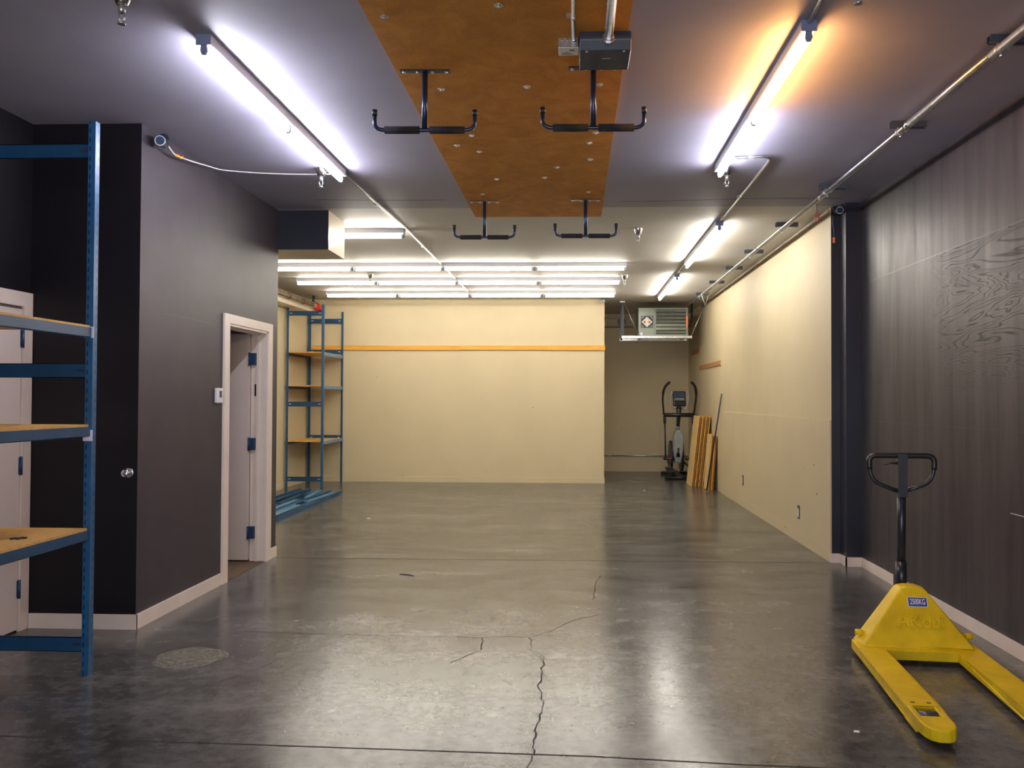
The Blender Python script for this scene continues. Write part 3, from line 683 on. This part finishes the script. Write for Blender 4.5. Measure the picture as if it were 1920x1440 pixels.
plate(-3.92, 10.55, .048, .035, 1.2, .08, M['blue_pale'], 'narrow blue plate on the uprights, beside the wide pale one')
plate(-4.06, 11.3, .048, .05, 1.2, .09, M['blue'], 'dark blue plate on the uprights, in the middle of the pile')
plate(-3.74, 11.45, .048, -.05, 1.2, .08, M['blue_pale'], 'blue plate lying askew over the outer uprights, at the far end')
plate(-4.25, 11.7, .048, .01, 1.2, .10, M['blue'], 'blue plate on the uprights, furthest towards the left wall')
plate(-3.90, 11.95, .048, .10, 1.0, .07, M['blue_pale'], 'short pale blue plate crossing the pile near the far rack legs')

# ------------------------------------------------------------------ back wall ledger boards, wall strips
GL = 'orange ledger boards along the back wall'
for (x0, x1, z0, z1, lab) in ((-4.84, -2.05, 2.382, 2.462, 'left length of the orange ledger board on the back wall, behind the rack'), (-2.05, -.50, 2.388, 2.464, 'middle length of the orange ledger board on the back wall'), (-.50, .552, 2.384, 2.468, 'right length of the orange ledger board on the back wall')):
    tag(box(0, x1-x0-.002, -.038, 0, 0, z1-z0).bevel(.002, 1).build('ledger_board', M['pine'], None, (x0, 14.86, z0)), lab, 'board', GL)
tag(box(-.018, 0, 0, 2.22, 0, .075).build('wall_strip', M['oldwood'], None, (2.385, 13.57, 2.07)), 'longer wooden strip on the beige right wall, above the leaning boards', 'strip', 'wooden strips on the right wall')
tag(box(-.018, 0, 0, 1.05, 0, .09).build('wall_strip', M['oldwood'], None, (2.385, 15.78, 2.40)), 'shorter wooden strip on the right wall, deeper in the recess', 'strip', 'wooden strips on the right wall')

# pipes
t = thing('sprinkler_pipe', 'brown pipe on the ledge of the far left wall, with a red valve', 'pipe', (-4.56, 8.4, 3.135))
MB().tube([(0,0,0), (0,5.9,0)], .036, 14).build('pipe', M['rust_pipe'], t)
for y in (1.2, 3.2, 4.6, 5.3): MB().tube([(0,y-.03,0), (0,y+.03,0)], .046, 14).build('coupling', M['rust_pipe'], t)
MB().tube([(0,5.86,0), (0,5.96,0), (0,5.98,0), (0,6.1,-.02), (0,6.18,-.06), (0,6.2,-.09)], [.045,.05,.062,.062,.055,.04], 16).tube([(.05,5.98,.0), (.05,6.14,-.07)], .030, 12).build('red_valve', M['red'], t)
MB().tube([(0,5.85,.03), (0,5.85,.16)], .022, 12).build('riser', M['black_iron'], t)
MB().tube([(0,5.82,0), (0,5.88,0)], .05, 14).build('collar', M['zinc'], t)
conduit('low conduit along the dim wall at the end of the recess', [(.56,17.375,.33), (2.36,17.375,.33)], .014, [(.75,17.375,.33)], (.56,17.375,.33))
conduit('conduit high on the dim wall of the recess, left of the heater', [(.56,17.375,3.02), (2.3,17.375,3.02)], .018, [(.83,17.375,3.02)], (.56,17.375,3.02))
tag(MB().tube([(.56,17.37,3.20), (2.3,17.37,3.20)], .011, 10).build('conduit_pipe', M['beige_trim']), 'thin painted pipe above the high conduit on the recess wall', 'pipe')
t = thing('flue_duct', 'dark round flue stub behind the heater on the recess wall', 'duct', (.98, 17.4, 3.12)); 
MB().tube([(0,0,0), (0,-.12,0)], .075, 20).build('stub', M['opener'], t); MB().tube([(0,-.12,0), (0,-.14,0)], .085, 20).build('rim', M['black_iron'], t)

# ------------------------------------------------------------------ unit heater on its platform
t = thing('unit_heater', 'grey unit heater with louvres and a square badge, high in the recess', 'heater', (1.62, 15.2, 2.67))
MB().box(-.452, .452, 0, .60, .0, .515).bevel(.006, 1).build('case', M['heater'], t)
MB().box(-.452, -.152, -.014, 0, 0, .515).bevel(.004, 1).build('access_panel', M['heater'], t)
MB().box(-.152, -.13, -.014, 0, 0, .515).box(.415, .452, -.014, 0, 0, .515).box(-.13, .415, -.014, 0, 0, .03).box(-.13, .415, -.014, 0, .487, .515).build('louver_frame', M['heater'], t)
MB().box(-.13, .415, -.002, .0, .03, .487).build('louver_opening', M['black'], t)
for k in range(7):
    z = .066 + k*.0655
    MB().obox(Matrix.Translation((.1425, -.014, z)) @ Matrix.Rotation(-.55 if k not in (1, 2) else -.15, 4, 'X'), .54, .004, .046).build('louver', M['louver'], t)
MB().box(.418, .449, -.0165, -.014, .155, .365).build('warning_strip', M['orange'], t)
b = MB().box(-.408, -.183, -.017, -.014, .145, .365).build('badge', M['navy_badge'], t)
cx, czb = -.2955, .255
MB().prism([(cx-.098,-.0195,czb), (cx,-.0195,czb-.095), (cx+.098,-.0195,czb), (cx,-.0195,czb+.095)], (0,.0024,0)).build('diamond', M['cream_badge'], b)
mb = MB()
for sx in (-1, 1):
    for sz in (-1, 1):
        mb.obox(Matrix.Translation((cx+sx*.083, -.0185, czb+sz*.083)) @ Matrix.Rotation(sx*sz*PI/4, 4, 'Y'), .050, .002, .006)
mb.build('stripe', M['cream_badge'], b)
for sx in (-1, 1): MB().cyl((cx+sx*.045,-.0196,czb-.002), (cx+sx*.045,-.0215,czb-.002), .021, 14).build('dot', M['red'], b)
MB().box(-.42, -.372, -.017, -.014, .015, .062).build('small_label', M['label_white'], t)
t = thing('heater_platform', 'galvanised angle platform with hanger posts carrying the heater', 'stand', (.86, 15.2, 2.65))
MB().box(0, 1.28, -.06, -.015, -.025, .018).box(0, 1.28, .62, .66, -.025, .018).build('rail', M['galv'], t)
MB().box(.33, .37, -.02, .63, -.02, .018).box(1.13, 1.17, -.02, .63, -.02, .018).build('cross_rail', M['galv'], t)
MB().box(.005, .04, -.045, -.01, -.02, .65).box(.01, .05, .62, .655, -.02, .65).build('post', M['black_iron'], t)
MB().tube([(.05,-.03,.63), (.30,-.03,.03)], .008, 8).build('brace', M['galv'], t)
MB().tube([(1.27,-.03,.02), (1.50,-.03,.56)], .008, 8).build('brace', M['galv'], t)
MB().box(-.03, .06, -.06, .0, .63, .65).build('ceiling_plate', M['galv'], t)
t = thing('gas_pipe', 'black iron pipe dropping from the ceiling right of the heater', 'pipe', (2.17, 15.4, 2.86))
MB().tube(rounded([(-.08,0,0), (0,0,0), (0,0,.44)], .03), .018, 10).build('pipe', M['black_iron'], t)
MB().tube([(0,0,.24), (0,0,.30)], .028, 10).tube([(0,0,.06), (0,0,.12)], .028, 10).build('fitting', M['black_iron'], t)

# ------------------------------------------------------------------ elliptical trainer
t = thing('elliptical_trainer', 'black and grey elliptical trainer standing in the far right recess', 'exercise machine', (2.0, 15.75, 0))
bk, gr = M['black'], M['ell_grey']
MB().tube([(-.30,-.12,.035), (.30,-.12,.035)], .032, 12).tube([(-.26,.95,.035), (.26,.95,.035)], .032, 12).box(-.045, .045, -.12, .95, .03, .09).build('base_frame', bk, t)
MB().tube([(0,.30,.40), (0,.34,.95), (0,.22,1.18), (0,.17,1.36)], [.045,.030,.040,.052], 14).build('mast', bk, t)
MB().tube([(0,.322,.93), (0,.325,1.05)], .036, 14).build('mast_collar', gr, t)
for sx in (-1, 1): MB().tube([(sx*.085,.64,.40), (sx*.125,.64,.40)], .30, 28).build('side_disc', bk, t)
MB().prism([(-.055,.30,.28), (.055,.30,.28), (.10,.26,.55), (.085,.22,.80), (.04,.24,.92), (-.04,.24,.92), (-.085,.22,.80), (-.10,.26,.55)], (0,.22,0)).bevel(.02, 2).build('shroud', gr, t)
MB().prism([(-.012,.262,.47), (.012,.262,.47), (.02,.245,.58), (-.02,.245,.58)], (0,.02,0)).build('shroud_trim', M['chrome'], t)
MB().tube([(-.285,.20,1.21), (.285,.20,1.21)], .040, 14).build('crossbar', bk, t)
m = Matrix.Translation((0,.12,1.52)) @ Matrix.Rotation(-.35, 4, 'X')
c = MB().obox(m, .25, .07, .30).bevel(.03, 3).build('console', bk, t)
MB().obox(m @ Matrix.Translation((0,-.036,.06)), .20, .006, .10).build('screen', M['ell_screen'], c)
for k in range(6): MB().obox(m @ Matrix.Translation((-.07+k*.028,-.038,-.012)), .014, .006, .010).build('button', M['label_white'], c)
MB().obox(m @ Matrix.Translation((0,-.036,-.09)), .19, .006, .07).build('speaker_grille', M['foam'], c)
MB().obox(m @ Matrix.Translation((0,-.05,-.045)), .21, .035, .010).build('ledge', gr, c)
for sx in (-1, 1):
    MB().tube(smooth([(sx*.06,.17,1.34), (sx*.11,.12,1.32), (sx*.155,.08,1.40), (sx*.165,.04,1.55), (sx*.145,.0,1.67)], 4), .016, 10).build('fixed_grip', gr, t)
    hp = smooth([(sx*.285,.20,1.21), (sx*.30,.17,1.36), (sx*.315,.12,1.52), (sx*.305,.04,1.68), (sx*.26,-.03,1.78), (sx*.205,-.08,1.83)], 4)
    hb = MB().tube(hp, .018, 10).build('moving_handle', bk, t)
    MB().tube(hp[10:], .024, 10).build('grip', M['foam'], hb)
    MB().tube([(sx*.27,.19,1.21), (sx*.27,.02,.40)], .017, 10).build('lower_arm', M['black_iron'], t)
    MB().tube([(sx*.27,.19,1.19), (sx*.27,.165,1.05)], .028, 10).build('arm_boot', bk, t)
    MB().tube([(sx*.31,.02,.385), (sx*.10,.02,.385)], .026, 12).build('joint', bk, t)
    MB().tube([(sx*.19,-.008,.385), (sx*.165,-.008,.385)], .022, 12).build('joint_cap', M['red'], t)
    MB().tube([(sx*.24,.02,.38), (sx*.21,-.22,.22), (sx*.20,.45,.20)][:2], .018, 10).tube([(sx*.21,-.25,.20), (sx*.16,.55,.27)], .022, 10).build('pedal_rail', M['black_iron'], t)
    MB().obox(Matrix.Translation((sx*.215,-.22,.20)) @ Matrix.Rotation(.12, 4, 'X'), .15, .36, .035).bevel(.012, 2).build('pedal', bk, t)

# ------------------------------------------------------------------ leaning boards and pole
def lean_board(x0, y0, wy, h, th, lean, label, group, dark=False):
    o = MB().box(0, th, 0, wy, 0, h).build('shelf_board', [M['chip_face'], M['chip_edge_dark' if dark else 'chip_edge']], None, (x0, y0, 0))
    for p in o.data.polygons:
        if abs(p.normal.x) < .5: p.material_index = 1
    a = math.asin(lean/h); o.rotation_euler = (0, a, 0); o.location.z = th*math.sin(a)
    return tag(o, label, 'board', group)
PLC = ['facing the open floor', 'second from the open floor', 'third from the open floor', 'middle of the seven', 'third from the wall', 'second from the wall', 'closest to the wall']
for i in range(7):
    lean_board(2.025+i*.031, 14.46+random.uniform(-.012,.012), .60, 1.225-(.008*(i % 3)), .0175, .135, 'tall particle board leaning on the right wall by the elliptical, ' + PLC[i], 'tall boards leaning on the right wall', i % 2 == 1)
PLS = ['facing the open floor', 'second from the open floor', 'second from the wall', 'closest to the wall']
for i in range(4):
    lean_board(2.215+i*.026, 13.86, .42, .93-(0 if i < 1 else .03), .019, .062, 'short particle board leaning in front of the tall ones, ' + PLS[i], 'short boards leaning on the right wall', i % 2 == 1)
tag(MB().tube([(0,0,.012), (.185,-.33,1.603)], .0125, 10).build('metal_pole', M['black_iron'], None, (2.175, 13.70, 0)), 'thin black pole leaning on the right wall in front of the boards', 'pole')

# ------------------------------------------------------------------ pallet truck
t = thing('pallet_truck', 'yellow hand pallet truck with black steering handle, by the dark right wall', 'pallet truck', (1.968, 4.778, 0), math.radians(-5.4))
Yw = M['yellow']
def fork(sx):
    xi, xo = .1925, .340
    def X(a): return sx*a
    pc = lambda a, b: tuple(sorted((X(a), X(b))))
    mb = MB()
    for (a, b, y0, y1) in ((xi, xo, -.875, .20), (xi, .222, -1.005, -.875), (.312, xo, -1.005, -.875)):
        x0, x1 = pc(a, b); mb.box(x0, x1, y0, y1, .030, .085)
    cx = (xi+xo)/2; hw = (xo-xi)/2
    top = [(cx-hw,-1.005), (cx+hw,-1.005), (cx+hw,-1.07), (cx+hw*.9,-1.115), (cx+hw*.66,-1.15), (cx+hw*.3,-1.168), (cx-hw*.3,-1.168), (cx-hw*.66,-1.15), (cx-hw*.9,-1.115), (cx-hw,-1.07)]
    mb.prism([(X(a), b, .030) for a, b in top], (0,0,.055))
    bmesh.ops.remove_doubles(mb.bm, verts=mb.bm.verts, dist=1e-5)
    f = mb.build('fork', Yw, t)
    bv = f.modifiers.new('bevel', 'BEVEL'); bv.width = .006; bv.segments = 2; bv.limit_method = 'ANGLE'
    # side skirt that drops lower along the middle of the fork
    for a in (xo-.006, xi):
        x0, x1 = pc(a, a+.006)
        MB().prism([(x0,.19,.032), (x0,-.80,.032), (x0,-.86,.016), (x0,-1.02,.016), (x0,-1.05,.032), (x0,-1.05,.05), (x0,.19,.05)], (x1-x0,0,0)).build('fork_skirt', Yw, t)
    x0, x1 = pc(.226, .308)
    MB().cyl((x0,-.94,.042), (x1,-.94,.042), .040, 20).build('load_roller', M['roller'], t)
    for a in (.228, .300):
        x0, x1 = pc(a-.010, a+.010); MB().box(x0, x1, -.842, -.830, .0845, .0858).build('slot', M['dark_gap'], t)
    MB().tube([(X(.285),.165,.135), (X(.325),.165,.135)], .018, 14).tube([(X(.22),.165,.135), (X(.29),.165,.135)], .012, 10).build('axle_stub', Yw, t)
for sx in (-1, 1): fork(sx)
o = box(-.1935, .1935, 0, .20, .030, .0855).build('cross_plate', Yw, t); bv = o.modifiers.new('bevel', 'BEVEL'); bv.width = .004; bv.segments = 2
A = [(-.305,.055,.084), (.305,.055,.084), (.335,.20,.084), (-.335,.20,.084), (-.075,.185,.385), (.075,.185,.385), (.085,.285,.395), (-.085,.285,.395)]
mb = MB()
front = [(-.305,.055,.084), (.305,.055,.084), (.100,.172,.357), (.075,.186,.390), (.03,.192,.405), (-.03,.192,.405), (-.062,.188,.395), (-.078,.180,.375)]
back = [(-.335,.20,.084), (.335,.20,.084), (.105,.275,.362), (.080,.280,.393), (.03,.285,.408), (-.03,.285,.408), (-.066,.285,.402), (-.085,.280,.385)]
n = len(front); mb._faces(front+back, [tuple(range(n)), tuple(range(2*n-1, n-1, -1))] + [(i, n+i, n+(i+1) % n, (i+1) % n) for i in range(n)])
o = mb.build('body_panel', Yw, t); bv = o.modifiers.new('bevel', 'BEVEL'); bv.width = .008; bv.segments = 3; bv.limit_method = 'ANGLE'; bv.angle_limit = .5
# weld lip along the panel foot
MB().tube([(-.30,.055,.087), (.30,.055,.087)], .006, 8).build('weld_seam', Yw, t)
# plane of the front face
uu = Vector((0,.131,.306)).normalized(); nn = Vector((0,-uu.z,uu.y)); P0 = Vector((0,.055,.084))
def plane(x, s, off=0):
    p = P0 + uu*s + nn*off; m = Matrix(((1,0,0,x), (0,uu.y,nn.y,p.y), (0,uu.z,nn.z,p.z), (0,0,0,1))); return m
lb_ = MB().obox(plane(.022, .262, .0012), .110, .058, .0016).build('capacity_sticker', M['label_white'], t)
MB().obox(plane(.022, .262, .0022), .102, .050, .0008).build('sticker_field', M['label_blue'], lb_)
text_mesh('capacity_text', '2500KG', .046, .0004, M['label_white'], lb_, plane(.022, .262, .0028), xs=.55, bold=.0006)
text_mesh('embossed_name', 'AKobi', .105, .0060, Yw, t, plane(.022, .150, .0050), xs=.95, bold=.0015)
# hydraulic unit, handle
MB().tube([(-.02,.33,.10), (-.02,.33,.36)], .048, 18).box(-.09, .05, .27, .40, .16, .23).build('pump', M['black_iron'], t)
for x in (-.085, .035): MB().tube([(x-.022,.34,.09), (x+.022,.34,.09)], .09, 28).build('steer_wheel', M['black'], t)
MB().tube([(-.022,.32,.34), (-.022,.32,.53)], .032, 16).box(-.062, -.048, .30, .34, .30, .45).build('handle_base', M['black_iron'], t)
MB().tube([(-.022,.32,.50), (-.018,.32,1.0)], .0255, 16).box(-.045, .009, .288, .346, .92, 1.178).build('handle_post', M['black_iron'], t)
hl = rounded([(-.02,.32,.945), (-.165,.32,1.0), (-.20,.32,1.05), (-.210,.32,1.168), (.174,.32,1.168), (.165,.32,1.05), (.13,.32,1.0), (-.016,.32,.945)], .05, 6)
h = MB().tube(hl, .0125, 12).build('handle_loop', M['black_iron'], t)
top = [p for p in hl if p.z > 1.075]
MB().tube(top, .0175, 12).build('grip', M['black'], h)
MB().tube([(-.03,.305,1.122), (-.09,.30,1.125), (-.125,.297,1.112)], [.009,.007,.003], 8).build('release_lever', M['black_iron'], t)

# ------------------------------------------------------------------ floor patch and litter
t = thing('floor_patch', 'round dusty plaster patch over a drain in the floor by the left rack', 'patch', (-2.215, 4.715, 0))
rim = [(.20*math.cos(a)*(1+.06*math.sin(3*a+.5)+.03*math.sin(7*a)), .20*math.sin(a)*(1+.05*math.sin(4*a))) for a in [2*PI*k/48 for k in range(48)]]
MB().prism([(x, y, .0005) for x, y in rim], (0,0,.0012)).build('patch', M['drain'], t)
for (x, y, s, mk, lab) in ((-2.574,10.296,.020,'scrap','tiny white paper scrap on the floor near the blue uprights'), (1.281,3.827,.014,'scrap','tiny white paper scrap on the floor beside the pallet truck fork'), (1.156,13.726,.016,'scrap','tiny white paper scrap on the floor at the mouth of the recess')):
    tag(MB().prism([(-s,-s*.4,0), (s*.8,-s*.6,0), (s,s*.5,0), (-s*.6,s*.7,0)], (0,0,.003)).build('paper_scrap', M[mk], None, (x, y, .0002)), lab, 'litter', 'paper scraps on the floor')
tag(MB().prism([(-.07,.03,0), (-.03,0,0), (.03,-.03,0), (.07,-.04,0), (.03,0,0), (-.02,.035,0)], (0,0,.004)).build('dry_leaf', M['leaf'], None, (-1.42, 7.02, .0002)), 'dark dry leaf lying on the middle of the floor', 'leaf')
